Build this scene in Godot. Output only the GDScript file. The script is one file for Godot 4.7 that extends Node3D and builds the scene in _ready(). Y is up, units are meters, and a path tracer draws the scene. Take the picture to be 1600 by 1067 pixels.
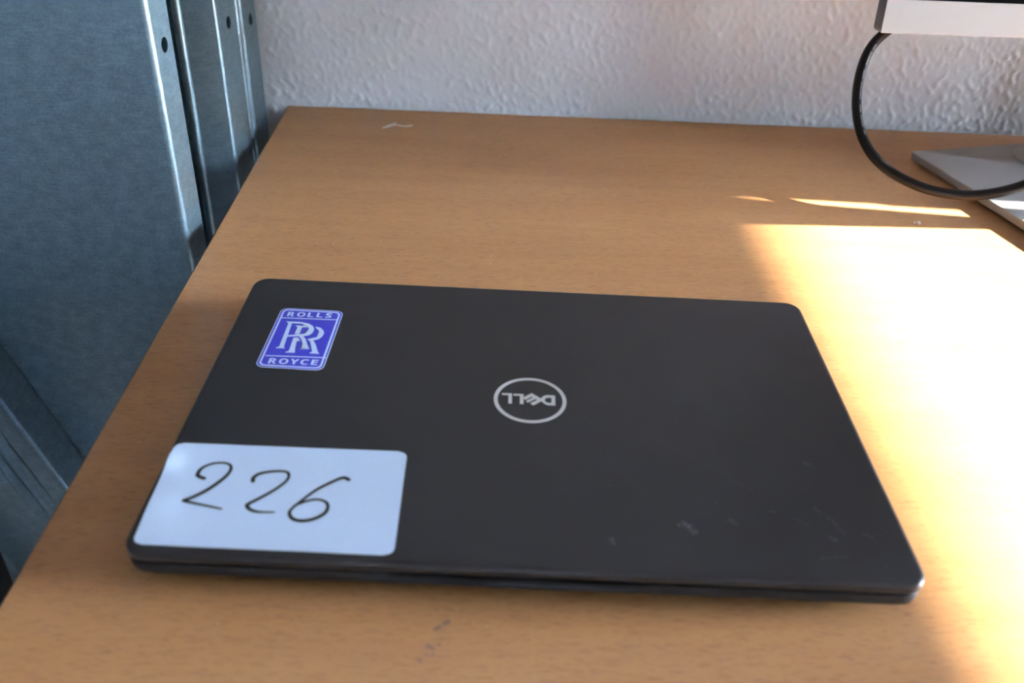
extends Node3D
# A closed laptop on a beech desk by a window; steel shelf boards at the left, a monitor at the right.

const DESK := 0.741            # height of the desk top
const LID := 0.0212            # height of the laptop's lid above the desk
const SUN_TRAVEL := Vector3(-0.91267, -0.40674, -0.03985)

var M := {}
var rng := RandomNumberGenerator.new()


func _ready() -> void:
	rng.seed = 7
	# ---- camera
	var cam := Camera3D.new()
	cam.name = "camera"
	cam.transform = Transform3D(Basis(Vector3(0.99895, 0.04519, 0.00783), Vector3(-0.03293, 0.82553, -0.5634), Vector3(-0.03193, 0.56255, 0.82615)).orthonormalized(), Vector3(-0.02302, 1.03527, 0.34879))
	cam.near = 0.02
	cam.far = 60.0
	var lens := CameraAttributesPhysical.new()
	lens.frustum_focal_length = 0.5 * 35.0 / (533.5 / 1395.0)
	lens.frustum_near = 0.02
	lens.frustum_far = 60.0
	lens.frustum_focus_distance = 0.56
	lens.exposure_aperture = 10.5
	cam.attributes = lens
	cam.fov = rad_to_deg(2.0 * atan(533.5 / 1395.0))
	add_child(cam)
	cam.current = true
	# ---- sky
	var sky_look := ProceduralSkyMaterial.new()
	sky_look.sky_top_color = Color(0.40, 0.57, 0.86)
	sky_look.sky_horizon_color = Color(0.90, 0.955, 1.0)
	sky_look.sky_curve = 0.25
	sky_look.sky_energy_multiplier = 12.5
	sky_look.ground_horizon_color = Color(0.55, 0.57, 0.56)
	sky_look.ground_bottom_color = Color(0.36, 0.37, 0.36)
	sky_look.ground_energy_multiplier = 4.0
	sky_look.sun_angle_max = 32.0
	sky_look.sun_curve = 1.0
	var sky := Sky.new()
	sky.sky_material = sky_look
	var env := Environment.new()
	env.background_mode = Environment.BG_SKY
	env.sky = sky
	env.tonemap_mode = Environment.TONE_MAPPER_LINEAR
	env.tonemap_exposure = 2.12
	env.sdfgi_enabled = true
	env.ssao_enabled = true
	env.ssil_enabled = true
	var around := WorldEnvironment.new()
	around.name = "surroundings"
	around.environment = env
	add_child(around)
	# ---- sun
	var sun := DirectionalLight3D.new()
	sun.name = "sun"
	sun.basis = Basis.looking_at(SUN_TRAVEL.normalized(), Vector3.UP)
	sun.light_color = Color(1.0, 0.975, 0.94)
	sun.light_energy = 15.5
	sun.light_angular_distance = 0.53
	sun.shadow_enabled = true
	add_child(sun)
	# ---- the place and the things in it
	materials()
	room()
	desk()
	laptop()
	shelf_boards()
	leaning_upright()
	added_waste_bin()
	monitor()
	cable()
	added_speaker()
	desk_litter()


# ============================================================ helpers

func mat(color: Color, rough := 0.6, metal := 0.0) -> StandardMaterial3D:
	var m := StandardMaterial3D.new()
	m.albedo_color = color
	m.roughness = rough
	m.metallic = metal
	return m


func begin(smooth := -1) -> SurfaceTool:
	var st := SurfaceTool.new()
	st.begin(Mesh.PRIMITIVE_TRIANGLES)
	st.set_smooth_group(smooth)
	return st


func put(st: SurfaceTool, called: String, m: Material, parent: Node, uv := false) -> MeshInstance3D:
	st.generate_normals()
	if uv:
		st.generate_tangents()
	return put_mesh(st.commit(), called, m, parent)


func put_mesh(mesh: Mesh, called: String, m: Material, parent: Node) -> MeshInstance3D:
	var o := MeshInstance3D.new()
	o.name = called
	o.mesh = mesh
	o.material_override = m
	parent.add_child(o, true)
	return o


func thing(called: String, label: String, category: String, at := Vector3.ZERO, turn := 0.0, group := "") -> Node3D:
	var o := Node3D.new()
	o.name = called
	o.position = at
	o.rotation.y = turn
	add_child(o, true)
	tag(o, label, category, group)
	return o


func tag(o: Node, label: String, category: String, group := "") -> void:
	o.set_meta("label", label)
	o.set_meta("category", category)
	if group:
		o.set_meta("group", group)


func setting(o: Node, label: String, category: String) -> void:
	tag(o, label, category)
	o.set_meta("kind", "structure")


# a triangle whose front looks along n
func tri(st: SurfaceTool, a: Vector3, b: Vector3, c: Vector3, n: Vector3, uvs := []) -> void:
	var turned := (b - a).cross(c - a).dot(n) > 0.0
	for k in ([0, 2, 1] if turned else [0, 1, 2]):
		if uvs.size():
			st.set_uv(uvs[k])
		st.add_vertex([a, b, c][k])


func quad(st: SurfaceTool, a: Vector3, b: Vector3, c: Vector3, d: Vector3, n: Vector3, uvs := []) -> void:
	tri(st, a, b, c, n, [uvs[0], uvs[1], uvs[2]] if uvs.size() else [])
	tri(st, a, c, d, n, [uvs[0], uvs[2], uvs[3]] if uvs.size() else [])


# outline of a rounded rectangle, counter-clockwise seen from above, as (x, z)
func rounded(w: float, d: float, r: float, steps := 6, along := 1) -> PackedVector2Array:
	var out := PackedVector2Array()
	r = maxf(r, 0.00005)
	var mid := [Vector2(w / 2 - r, -d / 2 + r), Vector2(-w / 2 + r, -d / 2 + r), Vector2(-w / 2 + r, d / 2 - r), Vector2(w / 2 - r, d / 2 - r)]
	for q in 4:
		for k in steps + 1:
			var t := (q + float(k) / steps) * PI / 2.0
			out.append(mid[q] + r * Vector2(cos(t), -sin(t)))
		var from := out[out.size() - 1]
		var t2 := (q + 1) * PI / 2.0
		var to: Vector2 = mid[(q + 1) % 4] + r * Vector2(cos(t2), -sin(t2))
		for k in range(1, along):
			out.append(from.lerp(to, float(k) / along))
	return out


func ring3(outline: PackedVector2Array, y: float, at := Vector3.ZERO) -> PackedVector3Array:
	var out := PackedVector3Array()
	for p in outline:
		out.append(Vector3(p.x, y, p.y) + at)
	return out


# rings from low to high, joined by sides and closed by caps
func loft(st: SurfaceTool, rings: Array, cap_low := true, cap_high := true, smooth := 1) -> void:
	st.set_smooth_group(smooth)
	for i in rings.size() - 1:
		var lo: PackedVector3Array = rings[i]
		var hi: PackedVector3Array = rings[i + 1]
		for j in lo.size():
			var k := (j + 1) % lo.size()
			for v in [lo[j], hi[j], hi[k], lo[j], hi[k], lo[k]]:
				st.add_vertex(v)
	st.set_smooth_group(-1)
	if cap_high:
		fan(st, rings[rings.size() - 1], Vector3.UP)
	if cap_low:
		fan(st, rings[0], Vector3.DOWN)


func fan(st: SurfaceTool, ring: PackedVector3Array, n: Vector3) -> void:
	var mid := Vector3.ZERO
	for p in ring:
		mid += p / ring.size()
	for j in ring.size():
		tri(st, mid, ring[j], ring[(j + 1) % ring.size()], n)


# a box with rounded upright corners and rounded upper and lower edges; `at` is the middle of its bottom
func block(st: SurfaceTool, w: float, h: float, d: float, r: float, bevel: float, at := Vector3.ZERO, steps := 4) -> void:
	var rings := []
	for k in steps + 1:
		var t := PI / 2.0 * k / steps
		var i := bevel * (1.0 - sin(t))
		rings.append(ring3(rounded(w - 2 * i, d - 2 * i, r - i, 5), bevel * (1.0 - cos(t)), at))
	for k in steps + 1:
		var t := PI / 2.0 * k / steps
		var i := bevel * (1.0 - cos(t))
		rings.append(ring3(rounded(w - 2 * i, d - 2 * i, r - i, 5), h - bevel * (1.0 - sin(t)), at))
	loft(st, rings)


func lathe(st: SurfaceTool, profile: Array, at := Vector3.ZERO, steps := 40) -> void:
	var rings := []
	for p in profile:
		var ring := PackedVector3Array()
		for k in steps:
			var t := TAU * k / steps
			ring.append(at + Vector3(p.x * cos(t), p.y, -p.x * sin(t)))
		rings.append(ring)
	loft(st, rings)


# a flat plate lying in the xz plane with outline (x, z), between two heights
func plate(st: SurfaceTool, outline: PackedVector2Array, y0: float, y1: float) -> void:
	st.set_smooth_group(-1)
	var ids := Geometry2D.triangulate_polygon(outline)
	for k in range(0, ids.size(), 3):
		var p: Array = [outline[ids[k]], outline[ids[k + 1]], outline[ids[k + 2]]]
		tri(st, Vector3(p[0].x, y1, p[0].y), Vector3(p[1].x, y1, p[1].y), Vector3(p[2].x, y1, p[2].y), Vector3.UP)
	var area := 0.0
	for k in outline.size():
		area += outline[k].cross(outline[(k + 1) % outline.size()])
	for k in outline.size():
		var a := outline[k]
		var b := outline[(k + 1) % outline.size()]
		var n := (Vector2(b.y - a.y, a.x - b.x)) * signf(area)
		quad(st, Vector3(a.x, y0, a.y), Vector3(b.x, y0, b.y), Vector3(b.x, y1, b.y), Vector3(a.x, y1, a.y), Vector3(n.x, 0, n.y))


func curve_points(pts: Array, per := 10) -> Array:
	var out := []
	for i in pts.size() - 1:
		var p0 = pts[maxi(i - 1, 0)]
		var p3 = pts[mini(i + 2, pts.size() - 1)]
		for k in per:
			out.append(pts[i].cubic_interpolate(pts[i + 1], p0, p3, float(k) / per))
	out.append(pts[pts.size() - 1])
	return out


func tube(st: SurfaceTool, pts: Array, r: float, sides := 20) -> Array:
	st.set_smooth_group(1)
	var frames := []
	var side := Vector3.ZERO
	for i in pts.size():
		var t: Vector3 = (pts[mini(i + 1, pts.size() - 1)] - pts[maxi(i - 1, 0)]).normalized()
		if i == 0:
			side = t.cross(Vector3(0.3, 0.2, 1.0)).normalized()
		side = (side - t * side.dot(t)).normalized()
		frames.append([pts[i], side, t.cross(side)])
	for i in pts.size() - 1:
		for j in sides:
			var q := []
			for c in [[i, j], [i, j + 1], [i + 1, j + 1], [i + 1, j]]:
				var f: Array = frames[c[0]]
				var a: float = TAU * c[1] / sides
				q.append(f[0] + r * (f[1] * cos(a) + f[2] * sin(a)))
			quad(st, q[0], q[1], q[2], q[3], (q[0] + q[2]) / 2.0 - (frames[i][0] + frames[i + 1][0]) / 2.0)
	return frames


func tex(im: Image) -> ImageTexture:
	return ImageTexture.create_from_image(im)


func noise_image(w: int, h: int, freq: float, s: int, octaves := 3) -> Image:
	var n := FastNoiseLite.new()
	n.seed = s
	n.frequency = freq
	n.fractal_octaves = octaves
	return n.get_seamless_image(w, h)


# ============================================================ materials

func materials() -> void:
	M.desk = beech()
	M.edge_band = mat(Color(0.40, 0.26, 0.20), 0.45)
	M.plaster = mat(Color(0.735, 0.75, 0.745), 0.9)
	M.steel = galvanised(Color(0.60, 0.71, 0.75), 0.36)
	M.lid = lid_paint()
	M.shaded_black_plastic = mat(Color(0.115, 0.11, 0.108), 0.6)  # laptop base kept darker than its lid: front shade put into the colour
	M.shaded_black_plastic.metallic_specular = 0.35
	M.rubber = mat(Color(0.05, 0.05, 0.05), 0.85)
	M.logo = mat(Color(0.80, 0.80, 0.775), 0.4, 0.25)
	M.blue_print = mat(Color(0.25, 0.25, 0.76), 0.45)
	M.white_print = mat(Color(0.84, 0.90, 0.96), 0.45)
	M.paper = mat(Color(0.78, 0.86, 0.94), 0.6)
	M.ink = mat(Color(0.025, 0.02, 0.03), 0.6)
	M.silver = mat(Color(0.53, 0.545, 0.545), 0.5, 0.1)
	M.grey_plastic = mat(Color(0.44, 0.44, 0.44), 0.5)
	M.stand = mat(Color(0.60, 0.595, 0.575), 0.45, 0.2)
	M.screen = mat(Color(0.012, 0.012, 0.014), 0.18)
	M.cable = mat(Color(0.03, 0.03, 0.03), 0.42)
	M.cable.metallic_specular = 0.35
	M.cable_print = mat(Color(0.40, 0.40, 0.38), 0.5)
	M.lint = mat(Color(0.90, 0.89, 0.87), 0.9)
	M.smudge = mat(Color(0.60, 0.47, 0.39), 0.45)
	M.room_paint = mat(Color(0.70, 0.695, 0.69), 0.9)
	M.carpet = mat(Color(0.20, 0.20, 0.21), 0.95)
	M.frame = mat(Color(0.85, 0.85, 0.84), 0.5)
	M.glass = mat(Color(1, 1, 1, 0.05), 0.02)
	M.glass.transparency = BaseMaterial3D.TRANSPARENCY_ALPHA
	M.leg = mat(Color(0.25, 0.25, 0.26), 0.45, 0.6)


# beech laminate: long soft bands and thousands of short dark flecks, all running along x
func beech() -> StandardMaterial3D:
	var w := 512
	var h := 1024
	var bands := noise_image(w, h, 0.012, 11, 4)
	bands.resize(w, h)
	var slow := noise_image(64, 1024, 0.02, 5, 3)
	slow.resize(w, h, Image.INTERPOLATE_CUBIC)
	var fine := noise_image(128, 1024, 0.11, 23, 2)
	fine.resize(w, h, Image.INTERPOLATE_CUBIC)
	var im := Image.create(w, h, false, Image.FORMAT_RGB8)
	var light := Color(0.79, 0.59, 0.385)
	var dark := Color(0.745, 0.54, 0.34)
	for y in h:
		for x in w:
			var t := 0.56 * slow.get_pixel(x, y).r + 0.20 * fine.get_pixel(x, y).r + 0.24 * bands.get_pixel(x, y).r
			im.set_pixel(x, y, dark.lerp(light, clampf((t - 0.5) * 1.5 + 0.5, 0, 1)))
	im.resize(2048, 2048, Image.INTERPOLATE_CUBIC)
	im.convert(Image.FORMAT_RGBA8)
	var kinds := []
	for k in 12:
		var n := 6 + 2 * k
		var f := Image.create(n, 4, false, Image.FORMAT_RGBA8)
		for x in n:
			var a := sin(PI * (x + 0.5) / n)
			for y in 4:
				f.set_pixel(x, y, Color(0.45, 0.27, 0.17, 0.16 * a * (1.0 if y == 1 or y == 2 else 0.35) * (0.55 + 0.45 * (k % 3) / 2.0)))
		kinds.append(f)
	for k in 34000:
		var f: Image = kinds[rng.randi() % kinds.size()]
		im.blend_rect(f, Rect2i(0, 0, f.get_width(), 4), Vector2i(rng.randi_range(-8, 2047), rng.randi_range(-2, 2047)))
	im.convert(Image.FORMAT_RGB8)
	var m := mat(Color.WHITE, 0.33)
	m.metallic_specular = 0.6
	m.albedo_texture = tex(im)
	return m


# zinc-coated sheet: a cloudy grain with fine level rolling lines
func galvanised(c: Color, rough: float) -> StandardMaterial3D:
	var n := 512
	var cloud := noise_image(n, n, 0.03, 31, 4)
	var grain := noise_image(n, n, 0.16, 8, 2)
	var lines := noise_image(32, n, 0.35, 19, 1)
	lines.resize(n, n, Image.INTERPOLATE_CUBIC)
	var im := Image.create(n, n, false, Image.FORMAT_RGB8)
	for y in n:
		for x in n:
			var t := 0.34 * cloud.get_pixel(x, y).r + 0.40 * grain.get_pixel(x, y).r + 0.26 * lines.get_pixel(x, y).r
			var v := 0.84 + 0.34 * (t - 0.5)
			im.set_pixel(x, y, Color(v, v, v))
	for k in 26:
		var p := Vector2(rng.randf_range(0, n), rng.randf_range(0, n))
		var dir := Vector2.from_angle(rng.randf_range(-0.9, 0.9))
		for s in rng.randi_range(20, 110):
			p += dir
			dir = dir.rotated(rng.randf_range(-0.02, 0.02))
			var q := Vector2i(posmod(int(p.x), n), posmod(int(p.y), n))
			im.set_pixelv(q, im.get_pixelv(q).lightened(0.16))
	var m := mat(c, rough, 0.85)
	m.albedo_texture = tex(im)
	m.uv1_triplanar = true
	m.uv1_scale = Vector3.ONE * 5.0
	return m


# soft-touch lid paint with the specks, scratches and rubbed spots that lie on it; the picture spans the lid
func lid_paint() -> StandardMaterial3D:
	var w := 1536
	var h := 1024
	var im := Image.create(w, h, false, Image.FORMAT_RGB8)
	im.fill(Color(0.17, 0.17, 0.175))
	var grain := noise_image(w, h, 0.25, 3, 2)
	var cloud := noise_image(192, 128, 0.03, 77, 4)
	cloud.resize(w, h, Image.INTERPOLATE_CUBIC)
	for y in h:
		for x in w:
			var v := 0.160 + 0.028 * (grain.get_pixel(x, y).r - 0.5) + 0.02 * (cloud.get_pixel(x, y).r - 0.5)
			im.set_pixel(x, y, Color(v * 1.02, v * 0.985, v * 0.975))
	# scratches and smears, in millimetres from the lid's middle: points, width, strength
	var marks := [
		[[[60.9, 24.3], [66.4, 28.3], [72.9, 33.5], [81.2, 39.9], [89.0, 47.4], [94.9, 53.0], [99.9, 56.7]], 0.45, 0.11],
		[[[64.5, 79.1], [67.9, 79.6], [70.2, 84.2]], 1.5, 0.10], [[[125.2, 65.9], [131.0, 73.2], [133.9, 80.5]], 0.9, 0.09],
		[[[119.9, 94.8], [125.2, 93.8], [132.1, 93.0]], 0.7, 0.10], [[[127.0, 82.7], [129.2, 84.4]], 1.0, 0.08], [[[34.6, 88.8], [35.2, 91.6]], 1.3, 0.07],
		[[[127.9, 36.8], [130.6, 37.9]], 1.6, 0.04], [[[114.4, 72.3], [119.8, 76.9]], 0.6, 0.08], [[[104.0, 68.6], [107.0, 69.4]], 0.8, 0.07],
		[[[-58.9, -96.5], [-64.5, -93.1]], 0.3, 0.10], [[[-154.6, -80.5], [-149.5, -80.3]], 0.35, 0.08], [[[108, -92.2], [119, -91.0]], 0.3, 0.06],
		[[[86, 74.5], [88, 77.5]], 1.2, 0.06], [[[141.5, 80.5], [145.5, 81.5]], 0.9, 0.07], [[[-30, 60], [-8, 66]], 0.25, 0.03], [[[20, -60], [52, -52]], 0.25, 0.03],
	]
	for m in marks:
		var pts := []
		for p in m[0]:
			pts.append(Vector2(p[0], p[1]))
		for p in curve_points(pts, 60):
			if rng.randf() < 0.7:
				dab(im, p + Vector2(rng.randfn(0.0, 0.55), rng.randfn(0.0, 0.55)) * m[1], m[1] * rng.randf_range(0.3, 0.7), m[2] * rng.randf_range(0.5, 2.6))
	for p in [[1.0, 29.1], [150.5, -99.4], [129.3, -35.7], [36.2, 57.1], [82.1, 65.4], [72.2, 8.5], [30.7, 14.8], [-151.4, -49.0], [-144.8, -38.0], [-152.1, -8.5], [-117.8, 18.1], [136.1, -99.5], [149.9, -56.4], [146.1, 97.0], [152.6, 77.5], [139.8, -77.2]]:
		dab(im, Vector2(p[0], p[1]), 0.5, 0.45)
	for k in 260:
		dab(im, Vector2(rng.randf_range(-158, 158), rng.randf_range(-105, 105)), rng.randf_range(0.12, 0.34), rng.randf_range(0.03, 0.16))
	var out := mat(Color.WHITE, 0.38)
	out.metallic_specular = 0.4
	out.albedo_texture = tex(im)
	return out


func dab(im: Image, at: Vector2, r: float, strength: float) -> void:
	var k := im.get_width() / 323.0
	var c := Vector2(at.x * k + im.get_width() / 2.0, at.y * k + im.get_height() / 2.0)
	var n := ceili(r * k)
	for y in range(int(c.y) - n, int(c.y) + n + 1):
		for x in range(int(c.x) - n, int(c.x) + n + 1):
			if x < 0 or y < 0 or x >= im.get_width() or y >= im.get_height():
				continue
			var t := clampf(1.0 - Vector2(x, y).distance_to(c) / (r * k), 0, 1)
			if t > 0.0:
				im.set_pixel(x, y, im.get_pixel(x, y).lerp(Color(0.62, 0.66, 0.70), strength * t))


# ============================================================ the room

const X0 := -1.7
const X1 := 3.4
const Z0 := -0.4626
const Z1 := 6.0
const TOP := 2.55
const TH := 0.24


func slab(st: SurfaceTool, a: Vector3, b: Vector3) -> void:
	st.set_smooth_group(-1)
	var c := (a + b) / 2.0
	for axis in 3:
		for s in [-1.0, 1.0]:
			var n := Vector3.ZERO
			n[axis] = s
			var u := (axis + 1) % 3
			var v := (axis + 2) % 3
			var p := []
			for q in [[-1, -1], [1, -1], [1, 1], [-1, 1]]:
				var t := c
				t[axis] += s * absf(b[axis] - a[axis]) / 2.0
				t[u] += q[0] * absf(b[u] - a[u]) / 2.0
				t[v] += q[1] * absf(b[v] - a[v]) / 2.0
				p.append(t)
			quad(st, p[0], p[1], p[2], p[3], n)


func room() -> void:
	var st := begin()
	slab(st, Vector3(X0 - TH, -0.2, Z0 - TH), Vector3(X1 + TH, 0, Z1 + TH))
	setting(put(st, "floor", M.carpet, self), "dark grey carpet floor beneath the desk", "floor")
	st = begin()
	slab(st, Vector3(X0 - TH, TOP, Z0 - TH), Vector3(X1 + TH, TOP + 0.2, Z1 + TH))
	setting(put(st, "ceiling", M.room_paint, self), "plain pale ceiling over the desk", "ceiling")
	st = begin()
	slab(st, Vector3(X0 - TH, 0, Z0 - TH), Vector3(X0, TOP, Z1 + TH))
	setting(put(st, "wall_left", M.room_paint, self), "plain pale side wall beyond the steel boards", "wall")
	plaster_wall()
	# right wall with a tall narrow window
	var wz := [-0.265, 0.62, 0.88, 2.274]
	st = begin()
	wall_with_hole(st, true, X1, X1 + TH, Z0 - TH, Z1 + TH, wz)
	setting(put(st, "wall_right", M.room_paint, self), "pale wall with the sunny window", "wall")
	window("window_1", true, X1 + 0.1, wz, "tall window that lets the sun onto the desk")
	# front wall, behind the camera, with an unseen window slit sized for fill light
	var wx := [-1.4, 1.2, 1.75, 1.876]
	st = begin()
	wall_with_hole(st, false, Z1, Z1 + TH, X0 - TH, X1 + TH, wx)
	setting(put(st, "wall_front", M.room_paint, self), "pale wall with the unseen fill light window", "wall")
	window("window_2", false, Z1 + 0.1, wx, "unseen strip window opposite the plaster wall, sized for fill light")


func wall_with_hole(st: SurfaceTool, across_z: bool, n0: float, n1: float, from: float, to: float, hole: Array) -> void:
	for r in [[from, to, 0.0, hole[2]], [from, to, hole[3], TOP], [from, hole[0], hole[2], hole[3]], [hole[1], to, hole[2], hole[3]]]:
		if across_z:
			slab(st, Vector3(n0, r[2], r[0]), Vector3(n1, r[3], r[1]))
		else:
			slab(st, Vector3(r[0], r[2], n0), Vector3(r[1], r[3], n1))


func window(called: String, across_z: bool, n: float, hole: Array, label: String) -> void:
	var w := Node3D.new()
	w.name = called
	add_child(w)
	setting(w, label, "window")
	var t := 0.04
	var st := begin()
	for r in [[hole[0], hole[1], hole[2], hole[2] + t], [hole[0], hole[1], hole[3] - t, hole[3]], [hole[0], hole[0] + t, hole[2] + t, hole[3] - t], [hole[1] - t, hole[1], hole[2] + t, hole[3] - t]]:
		if across_z:
			slab(st, Vector3(n - 0.03, r[2], r[0]), Vector3(n + 0.03, r[3], r[1]))
		else:
			slab(st, Vector3(r[0], r[2], n - 0.03), Vector3(r[1], r[3], n + 0.03))
	put(st, "frame", M.frame, w)
	st = begin()
	if across_z:
		slab(st, Vector3(n - 0.002, hole[2] + t, hole[0] + t), Vector3(n + 0.002, hole[3] - t, hole[1] - t))
	else:
		slab(st, Vector3(hole[0] + t, hole[2] + t, n - 0.002), Vector3(hole[1] - t, hole[3] - t, n + 0.002))
	put(st, "pane", M.glass, w)


# rough trowelled plaster: real relief where the picture shows the wall, plain elsewhere
func plaster_wall() -> void:
	var lumps := FastNoiseLite.new()
	lumps.seed = 4
	lumps.frequency = 125.0
	lumps.fractal_octaves = 1
	var fine := FastNoiseLite.new()
	fine.seed = 9
	fine.frequency = 330.0
	fine.fractal_octaves = 2
	var warp := FastNoiseLite.new()
	warp.seed = 21
	warp.frequency = 40.0
	var ax := -0.40
	var bx := 0.66
	var ay := 0.56
	var by := 0.97
	var nx := 620
	var ny := 250
	var verts := PackedVector3Array()
	var norms := PackedVector3Array()
	var ids := PackedInt32Array()
	var heights := PackedFloat32Array()
	heights.resize((nx + 1) * (ny + 1))
	for j in ny + 1:
		for i in nx + 1:
			var x := lerpf(ax, bx, float(i) / nx)
			var y := lerpf(ay, by, float(j) / ny)
			var wx := x + 0.004 * warp.get_noise_2d(x, y)
			var wy := y + 0.004 * warp.get_noise_2d(x + 7.0, y)
			var l := lumps.get_noise_2d(wx * 1.25 + wy * 0.25, wy * 0.75)
			var h := 0.00052 * smoothstep(0.16, 0.8, l) + 0.00012 * l + 0.00012 * fine.get_noise_2d(x, y)
			var edge := minf(minf(i, nx - i), minf(j, ny - j)) / 12.0
			heights[j * (nx + 1) + i] = clampf(h, -0.001, 0.0012) * clampf(edge, 0, 1)
	for j in ny + 1:
		for i in nx + 1:
			verts.append(Vector3(lerpf(ax, bx, float(i) / nx), lerpf(ay, by, float(j) / ny), Z0 + heights[j * (nx + 1) + i]))
			var i0 := maxi(i - 1, 0)
			var i1 := mini(i + 1, nx)
			var j0 := maxi(j - 1, 0)
			var j1 := mini(j + 1, ny)
			var dx := (heights[j * (nx + 1) + i1] - heights[j * (nx + 1) + i0]) / ((bx - ax) / nx * (i1 - i0))
			var dy := (heights[j1 * (nx + 1) + i] - heights[j0 * (nx + 1) + i]) / ((by - ay) / ny * (j1 - j0))
			norms.append(Vector3(-dx, -dy, 1).normalized())
	for j in ny:
		for i in nx:
			var a := j * (nx + 1) + i
			for k in [a, a + nx + 1, a + nx + 2, a, a + nx + 2, a + 1]:
				ids.append(k)
	# the plain wall round it
	for r in [[X0 - TH, X1 + TH, 0.0, ay], [X0 - TH, X1 + TH, by, TOP], [X0 - TH, ax, ay, by], [bx, X1 + TH, ay, by]]:
		var at := verts.size()
		for p in [[r[0], r[2]], [r[0], r[3]], [r[1], r[3]], [r[1], r[2]]]:
			verts.append(Vector3(p[0], p[1], Z0))
			norms.append(Vector3(0, 0, 1))
		for k in [0, 1, 2, 0, 2, 3]:
			ids.append(at + k)
	# the back of the wall
	var at := verts.size()
	for p in [[X0 - TH, 0.0], [X1 + TH, 0.0], [X1 + TH, TOP], [X0 - TH, TOP]]:
		verts.append(Vector3(p[0], p[1], Z0 - TH))
		norms.append(Vector3(0, 0, -1))
	for k in [0, 3, 2, 0, 2, 1]:
		ids.append(at + k)
	for side in [[[X0 - TH, 0.0], [X0 - TH, TOP]], [[X1 + TH, 0.0], [X1 + TH, TOP]], [[X0 - TH, TOP], [X1 + TH, TOP]], [[X0 - TH, 0.0], [X1 + TH, 0.0]]]:
		at = verts.size()
		for z in [Z0, Z0 - TH]:
			for p in side:
				verts.append(Vector3(p[0], p[1], z))
				norms.append(Vector3(signf(p[0]) if side[0][0] == side[1][0] else 0.0, 0.0 if side[0][0] == side[1][0] else (1.0 if p[1] > 1.0 else -1.0), 0))
		for k in [0, 1, 3, 0, 3, 2]:
			ids.append(at + k)
	var arrays := []
	arrays.resize(Mesh.ARRAY_MAX)
	arrays[Mesh.ARRAY_VERTEX] = verts
	arrays[Mesh.ARRAY_NORMAL] = norms
	arrays[Mesh.ARRAY_INDEX] = ids
	var mesh := ArrayMesh.new()
	mesh.add_surface_from_arrays(Mesh.PRIMITIVE_TRIANGLES, arrays)
	setting(put_mesh(mesh, "wall_back", M.plaster, self), "rough white plaster wall behind the desk", "wall")


# ============================================================ the desk

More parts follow.
